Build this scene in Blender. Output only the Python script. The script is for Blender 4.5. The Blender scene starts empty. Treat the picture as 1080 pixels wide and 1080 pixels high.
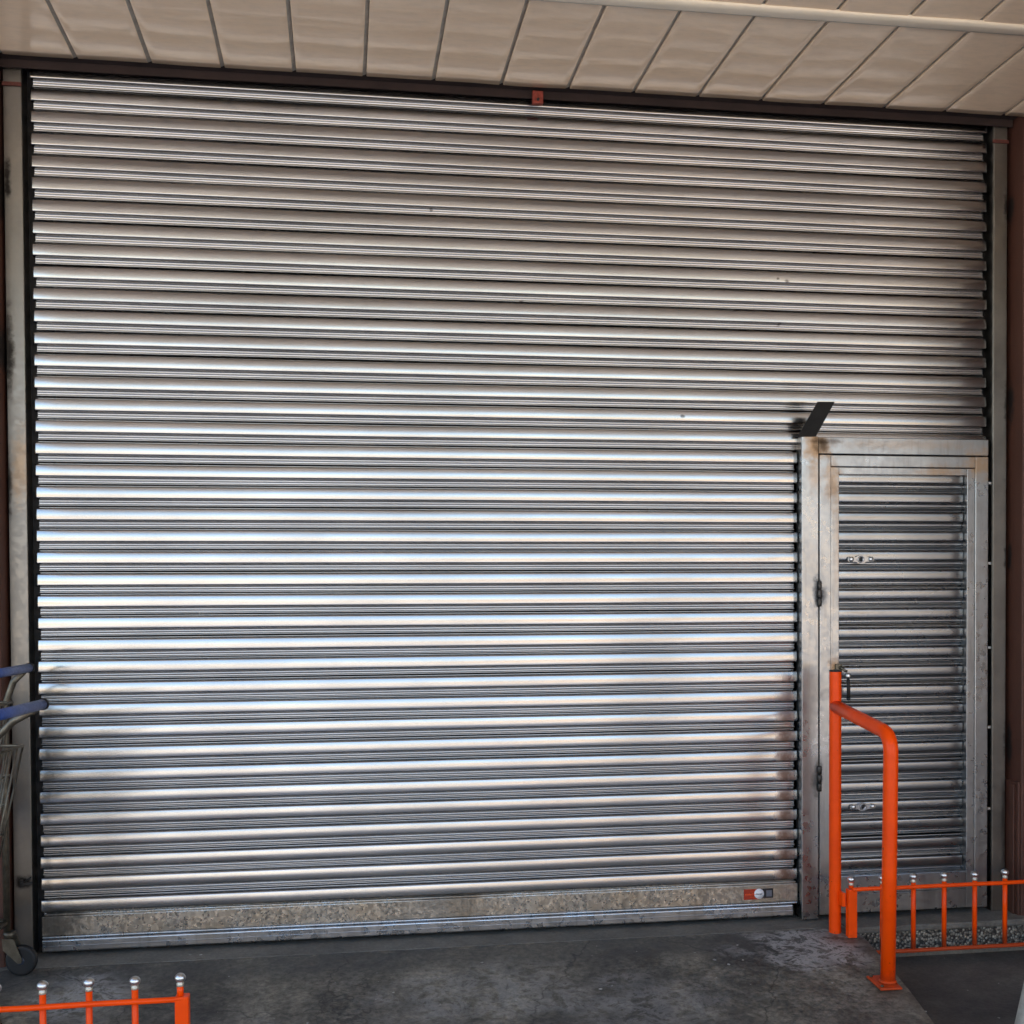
import bpy, bmesh, math, random
from mathutils import Vector, Matrix, noise
random.seed(7)
sc = bpy.context.scene
COL = sc.collection
R = math.radians

# ------------------------------------------------------------------ mesh helpers
def add_box(bm, x0, x1, y0, y1, z0, z1, bev=0.0, seg=2, rot=None, smooth=True):
    v = [bm.verts.new(p) for p in ((x0,y0,z0),(x1,y0,z0),(x1,y1,z0),(x0,y1,z0),(x0,y0,z1),(x1,y0,z1),(x1,y1,z1),(x0,y1,z1))]
    fs = [bm.faces.new([v[i] for i in f]) for f in ((0,3,2,1),(4,5,6,7),(0,1,5,4),(1,2,6,5),(2,3,7,6),(3,0,4,7))]
    vs = set(v)
    if bev > 0:
        es = {e for f in fs for e in f.edges}
        r = bmesh.ops.bevel(bm, geom=list(es), offset=bev, segments=seg, affect='EDGES', profile=0.5)
        vs = {w for f in r['faces'] for w in f.verts} | {w for w in v if w.is_valid}
    if rot is not None:
        bmesh.ops.transform(bm, matrix=rot, verts=list(vs))
    return list(vs)

def add_tube(bm, path, r, n=14, cap=True, radii=None):
    pts = [Vector(p) for p in path]
    rings = []
    up = None
    for i, p in enumerate(pts):
        t = (pts[min(i+1, len(pts)-1)] - pts[max(i-1, 0)]).normalized()
        if up is None:
            up = Vector((0,0,1)) if abs(t.z) < 0.9 else Vector((0,1,0))
        a = (up - t*up.dot(t)).normalized(); up = a
        b = t.cross(a)
        rr = radii[i] if radii else r
        rings.append([bm.verts.new(p + (a*math.cos(2*math.pi*k/n) + b*math.sin(2*math.pi*k/n))*rr) for k in range(n)])
    for A, B in zip(rings, rings[1:]):
        for k in range(n):
            f = bm.faces.new((A[k], A[(k+1)%n], B[(k+1)%n], B[k])); f.smooth = True
    if cap:
        bm.faces.new(rings[0][::-1]); bm.faces.new(rings[-1])

def add_lathe(bm, prof, c, axis='Z', n=20):
    rings = []
    for r, h in prof:
        ring = []
        for k in range(n):
            a = 2*math.pi*k/n
            if axis == 'Z': p = (c[0]+r*math.cos(a), c[1]+r*math.sin(a), c[2]+h)
            elif axis == 'Y': p = (c[0]+r*math.cos(a), c[1]+h, c[2]+r*math.sin(a))
            else: p = (c[0]+h, c[1]+r*math.cos(a), c[2]+r*math.sin(a))
            ring.append(bm.verts.new(p))
        rings.append(ring)
    for A, B in zip(rings, rings[1:]):
        for k in range(n):
            f = bm.faces.new((A[k], A[(k+1)%n], B[(k+1)%n], B[k])); f.smooth = True
    bm.faces.new(rings[0]); bm.faces.new(rings[-1])

def add_prism(bm, poly, y0, y1):
    """polygon in xz, extruded along y"""
    a = [bm.verts.new((x, y0, z)) for x, z in poly]; b = [bm.verts.new((x, y1, z)) for x, z in poly]
    bm.faces.new(a); bm.faces.new(b[::-1])
    n = len(poly)
    for i in range(n): bm.faces.new((a[i], b[i], b[(i+1)%n], a[(i+1)%n]))

def wloc(o):
    v = Vector((0,0,0))
    while o: v += o.location; o = o.parent
    return v

def obj(name, bm, mat, parent=None, autosmooth=True):
    bmesh.ops.recalc_face_normals(bm, faces=bm.faces)
    if parent: bmesh.ops.translate(bm, vec=-wloc(parent), verts=bm.verts)
    me = bpy.data.meshes.new(name); bm.to_mesh(me); bm.free()
    me.materials.append(mat)
    o = bpy.data.objects.new(name, me); COL.objects.link(o)
    if parent: o.parent = parent
    return o

def thing(name, label, cat, loc=(0,0,0), group=None):
    o = bpy.data.objects.new(name, None); COL.objects.link(o)
    o.location = loc; o.empty_display_size = 0.1
    o['label'] = label; o['category'] = cat
    if group: o['group'] = group
    return o

def struct(name, bm, mat, label, cat):
    o = obj(name, bm, mat); o['kind'] = 'structure'; o['label'] = label; o['category'] = cat
    return o
def B(): return bmesh.new()

# ------------------------------------------------------------------ material helpers
class NT:
    def __init__(s, name):
        s.m = bpy.data.materials.new(name); s.m.use_nodes = True
        s.t = s.m.node_tree; s.n = s.t.nodes; s.l = s.t.links
        s.bsdf = s.n['Principled BSDF']
        s.pos = s.n.new('ShaderNodeNewGeometry').outputs['Position']
    def set(s, **k):
        for a, v in k.items(): s.inp(s.bsdf, a.replace('_', ' '), v)
        return s
    def inp(s, node, name, v):
        i = node.inputs[name]
        if isinstance(v, bpy.types.NodeSocket): s.l.new(v, i)
        elif isinstance(v, (tuple, list)) and len(v) == 3 and i.type == 'RGBA': i.default_value = (*v, 1)
        else: i.default_value = v
    def map(s, scale=(1,1,1), loc=(0,0,0), vec=None):
        n = s.n.new('ShaderNodeMapping'); s.l.new(vec or s.pos, n.inputs['Vector'])
        n.inputs['Scale'].default_value = scale; n.inputs['Location'].default_value = loc
        return n.outputs[0]
    def noise(s, vec=None, scale=5, detail=4, rough=.55, dist=0, col=False):
        n = s.n.new('ShaderNodeTexNoise'); s.l.new(vec or s.pos, n.inputs['Vector'])
        for a, v in (('Scale', scale), ('Detail', detail), ('Roughness', rough), ('Distortion', dist)): n.inputs[a].default_value = v
        return n.outputs['Color' if col else 'Fac']
    def voro(s, vec=None, scale=5, feat='F1', out='Distance'):
        n = s.n.new('ShaderNodeTexVoronoi'); s.l.new(vec or s.pos, n.inputs['Vector']); n.feature = feat
        n.inputs['Scale'].default_value = scale
        return n.outputs[out]
    def ramp(s, fac, stops):
        n = s.n.new('ShaderNodeValToRGB'); s.l.new(fac, n.inputs['Fac']); e = n.color_ramp.elements
        while len(e) < len(stops): e.new(0.5)
        for x, (p, c) in zip(e, stops):
            x.position = p; x.color = (c, c, c, 1) if isinstance(c, (int, float)) else (*c, 1)
        return n.outputs['Color']
    def math(s, op, a, b=0.5, clamp=False):
        n = s.n.new('ShaderNodeMath'); n.operation = op; n.use_clamp = clamp
        for i, v in enumerate((a, b)):
            if isinstance(v, bpy.types.NodeSocket): s.l.new(v, n.inputs[i])
            else: n.inputs[i].default_value = v
        return n.outputs[0]
    def mix(s, fac, a, b, mode='MIX'):
        n = s.n.new('ShaderNodeMix'); n.data_type = 'RGBA'; n.blend_type = mode
        for i, v in ((0, fac), (6, a), (7, b)):
            if isinstance(v, bpy.types.NodeSocket): s.l.new(v, n.inputs[i])
            elif isinstance(v, (tuple, list)): n.inputs[i].default_value = (*v, 1)
            else: n.inputs[i].default_value = v
        return n.outputs[2]
    def sep(s, vec=None):
        n = s.n.new('ShaderNodeSeparateXYZ'); s.l.new(vec or s.pos, n.inputs[0]); return n.outputs
    def spot(s, c, r, nz=None, soft=.6):
        """0..1 mask around a world point with an uneven edge"""
        n = s.n.new('ShaderNodeVectorMath'); n.operation = 'SUBTRACT'; s.l.new(s.pos, n.inputs[0]); n.inputs[1].default_value = c
        k = s.n.new('ShaderNodeVectorMath'); k.operation = 'DIVIDE'; s.l.new(n.outputs[0], k.inputs[0]); k.inputs[1].default_value = r
        d = s.n.new('ShaderNodeVectorMath'); d.operation = 'LENGTH'; s.l.new(k.outputs[0], d.inputs[0])
        v = d.outputs['Value']
        if nz is not None: v = s.math('ADD', v, s.math('MULTIPLY', s.math('SUBTRACT', nz, .5), 1.6))
        m = s.n.new('ShaderNodeMapRange'); m.interpolation_type = 'SMOOTHSTEP'; s.l.new(v, m.inputs[0])
        m.inputs[1].default_value = 1.0; m.inputs[2].default_value = 1.0 - soft; m.inputs[3].default_value = 0; m.inputs[4].default_value = 1
        return m.outputs[0]
    def bump(s, h, strength=.3, dist=.002, prev=None):
        n = s.n.new('ShaderNodeBump'); n.inputs['Strength'].default_value = strength; n.inputs['Distance'].default_value = dist
        s.l.new(h, n.inputs['Height'])
        if prev: s.l.new(prev, n.inputs['Normal'])
        s.l.new(n.outputs[0], s.bsdf.inputs['Normal'])
        return n.outputs[0]

RUST = (.17, .075, .033)
def mat_curtain(name, base=(.465, .462, .462), rough=.215, dirt=.25, rust_end=True):
    t = NT(name); t.set(Metallic=1.0)
    cloud = t.noise(t.map((.8, 1, 2.2)), 2.2, 5, .6)
    fine = t.noise(t.map((1.5, 1.5, 5)), 3, 2, .5)
    c = t.mix(t.ramp(cloud, [(.35, 0), (.75, 1)]), base, tuple(x*.82 for x in base))
    smear = t.ramp(t.noise(t.map((2.5, 1, 14), (3, 0, 0)), 3, 6, .7), [(.60, 0), (.78, 1)])
    c = t.mix(t.math('MULTIPLY', smear, dirt), c, (.22, .18, .14))
    speck = t.ramp(t.noise(t.map((14, 14, 30), (9, 0, 0)), 5, 2, .5), [(.70, 0), (.76, 1)])
    c = t.mix(t.math('MULTIPLY', speck, .25*dirt), c, (.10, .085, .07))
    rg = t.math('ADD', t.math('MULTIPLY', t.math('ADD', fine, cloud), .09), rough - .08)
    if rust_end:
        x, y, z = t.sep()
        nz = t.noise(None, 48, 5, .75)
        dx = t.math('DIVIDE', t.math('ABSOLUTE', t.math('SUBTRACT', x, 3.05)), .055)
        dx = t.math('ADD', dx, t.math('MULTIPLY', t.math('SUBTRACT', nz, .5), 1.5))
        m = t.ramp(dx, [(.1, 1), (.95, 0)])
        mz = t.ramp(t.math('DIVIDE', z, 3.5), [(.055, 1), (.24, .85), (.335, 0)])
        my = t.ramp(t.math('MULTIPLY', y, -50), [(.45, 0), (.72, 1)])    # only on the faces of the rolls
        rm = t.math('MULTIPLY', t.math('MULTIPLY', m, mz), my)
        # a broad film of brown grime on the lower right and lower left ends
        g1 = t.math('MULTIPLY', t.spot((2.95, -.01, .55), (.55, 1, .75), nz, .9), .12)
        g2 = t.math('MULTIPLY', t.spot((.12, -.01, .5), (.28, 1, .8), nz, .9), .2)
        c = t.mix(g1, c, (.27, .22, .18)); c = t.mix(g2, c, (.22, .19, .16))
        c = t.mix(t.math('MULTIPLY', rm, .8), c, RUST)
        for (sx, sz, r) in ((1.92, 2.66, .014), (3.06, 2.78, .016), (3.02, 2.79, .01), (1.55, 3.02, .011), (2.6, 2.2, .012), (3.03, 2.6, .01)):
            c = t.mix(t.math('MULTIPLY', t.spot((sx, -.012, sz), (r, 1, r*.7), nz, .7), .75), c, (.06, .05, .045))
        rg = t.math('ADD', rg, t.math('MULTIPLY', rm, .35))
    t.set(Base_Color=c, Roughness=rg)
    t.bump(t.noise(t.map((1.2, 1, 9)), 2, 2), .06, .002)
    return t.m

def mat_spangle(name, base=(.56, .57, .58), scale=55, rough=.36, spots=(), scorch_and_dark=(), var=.30, tiltk=.05, tint=(.34, .31, .27)):
    """galvanised sheet: crystal patches, stains, weld burns and broad dark patches"""
    t = NT(name); t.set(Metallic=1.0)
    w = t.mix(.035, t.pos, t.noise(None, 30, 3, .6, col=True), 'ADD')
    vc = t.voro(w, scale, 'F1', 'Color')
    sv = t.n.new('ShaderNodeSeparateColor'); t.l.new(vc, sv.inputs[0])
    cloud = t.noise(None, 5, 6, .65)
    drip = t.noise(t.map((30, 30, 2.2)), 1.5, 5, .65)
    c = t.mix(t.math('MULTIPLY', sv.outputs[0], var), base, tuple(x*.45 for x in base))
    c = t.mix(t.math('MULTIPLY', t.ramp(cloud, [(.42, 0), (.7, 1)]), .6), c, tint)
    c = t.mix(t.math('MULTIPLY', t.ramp(drip, [(.52, 0), (.75, 1)]), .5), c, (.20, .185, .17))
    nz = t.noise(None, 22, 5, .7)
    rg = t.math('ADD', t.math('MULTIPLY', cloud, .22), rough - .08)
    rg = t.math('ADD', rg, t.math('MULTIPLY', sv.outputs[1], .12))
    for p, r, s in spots:
        m = t.math('MULTIPLY', t.spot(p, r, nz, .9), s); c = t.mix(m, c, (.40, .25, .13)); rg = t.math('ADD', rg, t.math('MULTIPLY', m, .2))
    for p, r, s in scorch_and_dark:
        m = t.math('MULTIPLY', t.spot(p, r, nz, .8), s); c = t.mix(m, c, (.025, .022, .02)); rg = t.math('ADD', rg, t.math('MULTIPLY', m, .35))
    t.set(Base_Color=c, Roughness=rg)
    nrm = t.n.new('ShaderNodeNewGeometry').outputs['Normal']
    nn = t.mix(.5, vc, t.noise(None, scale*.5, 3, .6, col=True))
    def vm(op, a, b):
        n = t.n.new('ShaderNodeVectorMath'); n.operation = op
        for i, v in enumerate((a, b)):
            if isinstance(v, bpy.types.NodeSocket): t.l.new(v, n.inputs[i])
            else: n.inputs[i].default_value = v
        return n.outputs[0]
    off = vm('MULTIPLY', vm('SUBTRACT', nn, (.5, .5, .5)), (tiltk, tiltk, tiltk))
    wv = vm('MULTIPLY', vm('SUBTRACT', t.noise(None, 3.5, 2, .5, col=True), (.5, .5, .5)), (.05, .05, .05))
    t.l.new(vm('NORMALIZE', vm('ADD', vm('ADD', nrm, off), wv), (0, 0, 0)), t.bsdf.inputs['Normal'])
    return t.m

def mat_simple(name, col, rough=.5, metal=0, nscale=12, var=.25, bump=0, dist=.002, coat=0):
    t = NT(name); n = t.noise(None, nscale, 6, .65)
    c = t.mix(t.ramp(n, [(.35, 0), (.7, 1)]), col, tuple(x*(1-var) for x in col))
    t.set(Base_Color=c, Metallic=metal, Roughness=t.math('ADD', t.math('MULTIPLY', n, .2), rough-.1))
    if coat: t.set(Coat_Weight=coat, Coat_Roughness=.12)
    if bump: t.bump(t.noise(None, nscale*6, 4), bump, dist)
    return t.m

def mat_orange():
    t = NT('orange_gloss_paint')
    n = t.noise(None, 9, 5, .6)
    c = t.mix(t.ramp(n, [(.4, 0), (.75, 1)]), (.96, .078, .0015), (.84, .060, .0015))
    chip = t.ramp(t.noise(t.map((1, 1, 1), (4, 2, 0)), 48, 3, .55), [(.71, 0), (.745, 1)])
    c = t.mix(t.math('MULTIPLY', chip, .85), c, (.10, .035, .015))
    scuff = t.ramp(t.noise(t.map((3, 3, 16), (1, 5, 0)), 9, 5, .7), [(.62, 0), (.74, 1)])
    c = t.mix(t.math('MULTIPLY', scuff, .3), c, (.42, .06, .012))
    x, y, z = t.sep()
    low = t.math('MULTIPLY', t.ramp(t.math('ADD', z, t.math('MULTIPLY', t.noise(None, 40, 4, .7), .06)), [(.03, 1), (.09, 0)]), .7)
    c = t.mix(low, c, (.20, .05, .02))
    t.set(Base_Color=c, Roughness=t.math('ADD', t.math('MULTIPLY', n, .18), .24))
    t.set(Specular_IOR_Level=.22)
    t.bump(t.noise(None, 70, 3), .12, .001)
    return t.m

def mat_concrete():
    t = NT('dark_worn_concrete')
    big = t.noise(t.map((1, .8, 1)), 1.7, 7, .62, .5)
    mid = t.noise(None, 6.5, 8, .72, .3)
    fine = t.noise(None, 42, 5, .75)
    c = t.ramp(big, [(.34, (.056, .051, .045)), (.45, (.092, .084, .071)), (.54, (.14, .127, .102)), (.66, (.195, .175, .135))])
    c = t.mix(.62, c, t.ramp(mid, [(.36, .12), (.62, .9)]), 'OVERLAY')
    c = t.mix(.7, c, t.ramp(fine, [(.32, .12), (.68, .88)]), 'OVERLAY')
    # darker belt in front of the joint line
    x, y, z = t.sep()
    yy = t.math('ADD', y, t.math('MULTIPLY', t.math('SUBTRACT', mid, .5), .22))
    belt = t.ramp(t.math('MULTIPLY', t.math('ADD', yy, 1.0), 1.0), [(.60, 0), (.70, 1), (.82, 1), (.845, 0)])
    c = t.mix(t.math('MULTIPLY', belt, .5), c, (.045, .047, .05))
    # chalky white spill marks
    web = t.ramp(t.noise(t.map((1, 1, 1), (2.3, 0, 0)), 9, 8, .78, .5), [(.44, 0), (.5, 1), (.54, 1), (.6, 0)])
    nz = t.noise(None, 7, 4, .6)
    for p, r, s in (((3.02, -.34, .03), (.34, .30, 1), .75), ((2.72, -.10, .05), (.34, .09, 1), .8), ((.25, -.42, .03), (.26, .28, 1), .55),
                    ((1.7, -.6, .0), (.6, .35, 1), .25), ((2.25, -.75, 0), (.4, .3, 1), .22), ((.75, -.9, 0), (.3, .3, 1), .3)):
        c = t.mix(t.math('MULTIPLY', t.math('MULTIPLY', t.spot(p, r, nz, .8), web), s), c, (.55, .54, .53))
    for p, r, s in (((3.0, -.36, .03), (.22, .2, 1), .28), ((2.75, -.1, .05), (.3, .08, 1), .3)):
        c = t.mix(t.math('MULTIPLY', t.spot(p, r, nz, .9), s), c, (.19, .185, .175))
    for p, r, s in (((3.19, -.27, .04), (.13, .11, 1), .55), ((3.16, -.76, .0), (.10, .07, 1), .5), ((3.24, -.30, .03), (.07, .06, 1), .5)):
        c = t.mix(t.math('MULTIPLY', t.spot(p, r, mid, .9), s), c, (.075, .045, .025))
    spk = t.ramp(t.noise(t.map((1, 1, 1), (7, 7, 0)), 95, 2, .5), [(.73, 0), (.76, 1)])
    c = t.mix(t.math('MULTIPLY', spk, .5), c, (.26, .25, .24))
    # hairline cracks
    w = t.mix(.18, t.pos, t.noise(None, 5, 4, .6, col=True), 'ADD')
    cr = t.ramp(t.voro(w, 1.35, 'DISTANCE_TO_EDGE'), [(0, 1), (.006, 0)])
    c = t.mix(t.math('MULTIPLY', cr, .6), c, (.012, .012, .012))
    t.set(Base_Color=c, Roughness=t.ramp(mid, [(.3, .5), (.7, .82)]))
    b = t.bump(mid, .5, .006)
    t.bump(fine, .5, .0025, b)
    return t.m

def mat_ground(name, cols, rough=.8):
    t = NT(name)
    big = t.noise(None, 2.2, 7, .65); fine = t.noise(None, 60, 5, .8); mid = t.noise(None, 8, 7, .7)
    c = t.ramp(big, [(.3, cols[0]), (.7, cols[1])])
    c = t.mix(.5, c, t.ramp(mid, [(.3, .3), (.7, .75)]), 'OVERLAY')
    c = t.mix(.6, c, t.ramp(fine, [(.2, .15), (.8, .85)]), 'OVERLAY')
    t.set(Base_Color=c, Roughness=rough)
    b = t.bump(mid, .4, .006); t.bump(fine, .7, .003, b)
    return t.m

def mat_pebble():
    t = NT('pebble_dash_riser')
    d = t.voro(None, 95, 'F1', 'Distance'); vc = t.voro(None, 95, 'F1', 'Color')
    sv = t.n.new('ShaderNodeSeparateColor'); t.l.new(vc, sv.inputs[0])
    c = t.ramp(sv.outputs[0], [(.0, (.09, .08, .068)), (.45, (.21, .19, .155)), (.8, (.38, .35, .285)), (1, (.52, .49, .41))])
    c = t.mix(t.ramp(d, [(.35, 0), (.7, 1)]), c, (.03, .028, .025))
    t.set(Base_Color=c, Roughness=.75)
    t.bump(t.ramp(d, [(.1, 1), (.7, 0)]), .8, .006)
    return t.m

def mat_ceiling():
    t = NT('glossy_cream_pvc')
    n = t.noise(None, 2.3, 5, .6)
    dust = t.ramp(t.noise(t.map((3, 9, 1)), 4, 6, .7), [(.45, 0), (.8, 1)])
    c = t.mix(t.ramp(n, [(.35, 0), (.7, 1)]), (.92, .70, .49), (.87, .645, .44))
    c = t.mix(t.math('MULTIPLY', dust, .25), c, (.42, .35, .27))
    t.set(Base_Color=c, Roughness=t.math('ADD', t.math('MULTIPLY', dust, .10), .09), IOR=1.5)
    t.bump(t.noise(t.map((1.5, 7, 1)), 1.6, 2, .5), .35, .004)
    return t.m

def mat_wall():
    t = NT('brown_red_wall_paint')
    n = t.noise(t.map((1, 1, .6)), 5, 7, .65)
    c = t.ramp(n, [(.3, (.060, .020, .012)), (.55, (.085, .030, .018)), (.8, (.07, .031, .021))])
    nz = t.noise(None, 16, 5, .7)
    for p, r in (((4.078, -.035, 3.12), (.05, .032, .09)), ((4.078, -.035, 2.28), (.05, .04, .16)), ((4.078, -.035, 1.6), (.05, .025, .1)), ((4.078, -.035, .78), (.05, .03, .13)),
                 ((-.10, -.06, 3.0), (.05, .2, .16)), ((-.10, -.06, 2.4), (.05, .2, .12))):
        c = t.mix(t.math('MULTIPLY', t.spot(p, r, nz, .8), .9), c, (.012, .010, .009))
    t.set(Base_Color=c, Roughness=.62)
    t.bump(t.noise(None, 60, 5, .7), .35, .003)
    return t.m

M = {}
M['curtain'] = mat_curtain('galvanised_slats')
M['doorslat'] = mat_curtain('galvanised_door_slats', base=(.32, .325, .33), rough=.27, dirt=.9, rust_end=False)
M['bar'] = mat_spangle('spangled_galvanised_sheet', base=(.62, .575, .51), scale=120, rough=.21, var=.2, tiltk=.22, tint=(.50, .385, .25),  # tan base and tint put warm reflections into the sheet's colour
    scorch_and_dark=[((.06, -.03, .17), (.17, 1, .12), .75), ((1.62, -.03, .17), (.28, 1, .2), .5), ((2.95, -.03, .15), (.35, 1, .2), .35)])  # broad darker patches at the left, middle and right of the sheet
M['tube'] = mat_spangle('bottom_tube_steel', base=(.50, .51, .53), scale=40, rough=.22, var=.05, tiltk=.012)
M['frame'] = mat_spangle('door_frame_steel', base=(.37, .38, .39), scale=60, rough=.24, var=.06, tiltk=.004, tint=(.25, .245, .24),
    spots=[((3.18, -.05, 2.08), (.09, 1, .10), .85), ((3.93, -.05, 2.01), (.12, 1, .09), .75), ((3.74, -.05, 1.975), (.16, 1, .04), .6), ((3.25, -.05, 1.93), (.05, 1, .16), .6),
           ((3.28, -.05, 1.7), (.03, 1, .35), .35), ((3.17, -.05, 1.95), (.05, 1, .1), .4), ((3.6, -.05, 2.09), (.5, 1, .03), .25), ((3.27, -.05, 1.14), (.05, 1, .05), .9)],
    scorch_and_dark=[((3.183, -.05, 1.45), (.028, 1, .10), .8), ((3.205, -.05, 1.44), (.03, 1, .06), .45), ((3.183, -.05, .66), (.03, 1, .12), .6), ((3.20, -.05, 2.08), (.045, 1, .04), .5), ((3.22, -.05, 2.10), (.1, 1, .02), .4)])
M['guide'] = mat_spangle('guide_rail_steel', base=(.20, .188, .172), scale=60, rough=.30, var=.05, tiltk=.012, tint=(.27, .25, .22),
    spots=[((-.04, -.05, 1.95), (.05, 1, .2), .45)],
    scorch_and_dark=[((4.06, -.05, 3.13), (.03, 1, .10), .95), ((4.062, -.05, 2.28), (.022, 1, .16), .8), ((4.06, -.05, 1.6), (.02, 1, .09), .8), ((4.06, -.05, .8), (.02, 1, .12), .85),
            ((-.075, -.05, 3.05), (.02, 1, .12), .9), ((-.08, -.05, 2.4), (.03, 1, .22), .85), ((-.09, -.05, 1.9), (.02, 1, .2), .8), ((-.05, -.05, .35), (.05, 1, .035), .95)])
M['void'] = mat_simple('dark_guide_channel', (.012, .012, .013), .7)
M['orange'] = mat_orange()
M['chrome'] = mat_simple('polished_steel', (.78, .78, .77), .36, 1, 40, .15)
M['plate'] = mat_simple('brushed_plate_steel', (.36, .37, .39), .3, 1, 60, .25)
M['collar'] = mat_simple('pale_brass_collar', (.62, .56, .45), .4, .6, 60, .2)
M['concrete'] = mat_concrete()
M['asphalt'] = mat_ground('dark_asphalt', ((.040, .039, .037), (.125, .118, .102)), .78)
M['street'] = mat_ground('worn_paving', ((.39, .395, .40), (.47, .475, .48)), .9)
M['stepcon'] = mat_ground('grey_step_concrete', ((.11, .105, .093), (.19, .18, .155)), .85)
M['pebble'] = mat_pebble()
M['ceiling'] = mat_ceiling()
M['trim'] = mat_simple('cream_trim', (.86, .74, .57), .22, 0, 6, .08)
M['wall'] = mat_wall()
M['darkwall'] = mat_simple('dark_brown_lintel_paint', (.026, .012, .009), .8, 0, 8, .35, .3)
M['hinge'] = mat_simple('burnt_hinge_steel', (.09, .082, .075), .45, .9, 60, .6, .2, .001)
M['black'] = mat_simple('matt_black_sheet', (.020, .019, .018), .62, 0, 20, .3, .1, .001)
M['red'] = mat_simple('red_oxide', (.30, .045, .025), .6, 0, 70, .55, .3)
M['clip'] = mat_simple('dull_rust_red', (.15, .038, .026), .7, 0, 90, .7, .4)
M['blue'] = mat_simple('blue_plastic', (.045, .095, .34), .36, 0, 60, .4, .15, .001)
M['wire'] = mat_simple('tarnished_zinc_wire', (.19, .165, .125), .45, .85, 30, .5, .2, .001)
M['rubber'] = mat_simple('dark_grey_rubber', (.009, .0095, .011), .55, 0, 40, .4, .2, .001)
M['hub'] = mat_simple('bluish_wheel_hub', (.045, .055, .085), .4, 0, 30, .4)
M['pole'] = mat_simple('weathered_pale_paint', (.36, .335, .295), .7, 0, 24, .45, .5)
M['stred'] = mat_simple('orange_red_vinyl', (.40, .028, .006), .4, 0, 200, .3)
M['storange'] = mat_simple('bright_orange_vinyl', (.85, .10, .02), .4, 0, 200, .15)
M['stwhite'] = mat_simple('white_vinyl', (.78, .80, .84), .4, 0, 200, .06)
M['stblack'] = mat_simple('black_vinyl', (.012, .013, .017), .4, 0, 200, .2)
M['stgrey'] = mat_simple('grey_vinyl', (.13, .14, .17), .4, 0, 200, .2)
M['facade'] = mat_simple('cream_render', (.62, .50, .36), .85, 0, 1.2, .15)
M['facade2'] = mat_simple('pale_grey_render', (.58, .55, .50), .85, 0, 1.2, .15)
M['facade3'] = mat_simple('ochre_render', (.56, .39, .23), .85, 0, 1.2, .18)
M['glass'] = mat_simple('dark_window_glass', (.03, .04, .05), .12, 0, 2, .2)
M['upper'] = mat_simple('beige_render', (.45, .38, .30), .85, 0, 2, .15, .2)

# ------------------------------------------------------------------ the setting: ramp, threshold, ground
PZ0, PS, PY = 0.05, 0.085, -0.16
def ramp_z(y): return PZ0 + PS*(y - PY) if y < PY else PZ0
def low_z(y): return -0.085 - 0.02*min(max(-0.19 - y, 0), 2.4)
edge = [(-.172, 3.275), (-.23, 3.283), (-.30, 3.281), (-.37, 3.276), (-.48, 3.262), (-.57, 3.254), (-.78, 3.223), (-1.04, 3.174), (-1.5, 3.08), (-2.0, 2.96), (-2.6, 2.8)]
def edge_x(y):
    if y >= edge[0][0]: return edge[0][1]
    for (a, xa), (b, xb) in zip(edge, edge[1:]):
        if y >= b: return xa + (xb-xa)*(a-y)/(a-b)
    return edge[-1][1]
bm = B()
ys = [-.163 - .0125*i for i in range(10)] + [-.30 - .06*i for i in range(25)]
NX = 90
rows = []
for y in ys:
    ex = edge_x(y); row = []
    for i in range(NX+1):
        x = -1.6 + (ex+1.6)*i/NX
        z = ramp_z(y) + .006*noise.noise(Vector((x*2.2, y*2.2, 0))) * min(1, (-.16-y)*6) + .0015*noise.noise(Vector((x*11, y*11, 3)))
        z = max(z, low_z(y) + .004) if y < -2.1 else z
        row.append(bm.verts.new((x, y, z)))
    for dx, k in ((.012, .18), (.022, .5), (.03, 1.0)):
        zt = ramp_z(y); zb = low_z(y) - .03
        jx = .006*noise.noise(Vector((y*9, dx*40, 5)))
        row.append(bm.verts.new((ex + dx + jx, y, zt + (zb-zt)*k)))
    rows.append(row)
for a, b in zip(rows, rows[1:]):
    for i in range(len(a)-1):
        f = bm.faces.new((a[i], a[i+1], b[i+1], b[i])); f.smooth = True
front = rows[0]
lowv = [bm.verts.new((v.co.x, v.co.y + .001, -.2)) for v in front]
for i in range(len(front)-1): bm.faces.new((front[i], lowv[i], lowv[i+1], front[i+1]))
struct('ramp', bm, M['concrete'], 'dark stained concrete ramp sloping down from the big shutter', 'ramp')

bm = B()      # threshold strip under the shutter, left of the step
add_box(bm, -1.6, 3.262, -.158, .16, -.3, PZ0, .004, 1)
struct('threshold', bm, M['stepcon'], 'narrow dark concrete threshold strip running under the big shutter', 'threshold')

bm = B()      # lower ground, one sheet to the horizon
gy = [.3, -.19, -.6, -1.2, -1.9, -2.59, -4.5, -7]
gx = [-300, -40, -8, -2, 2, 3, 3.5, 4.2, 5, 8, 40, 300]
gv = [[bm.verts.new((x, y, low_z(y))) for x in gx] for y in gy + [-30, -100, -900]]
for a, b in zip(gv, gv[1:]):
    for i in range(len(gx)-1): bm.faces.new((a[i], a[i+1], b[i+1], b[i]))
struct('ground', bm, M['asphalt'], 'dark asphalt ground lying below the concrete step', 'ground')
bm = B()
add_box(bm, -60, 60, -20.0, -1.775, -.30, -.088, .01, 1)
struct('street', bm, M['street'], 'sunlit paved street in front of the shop', 'street')

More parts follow.
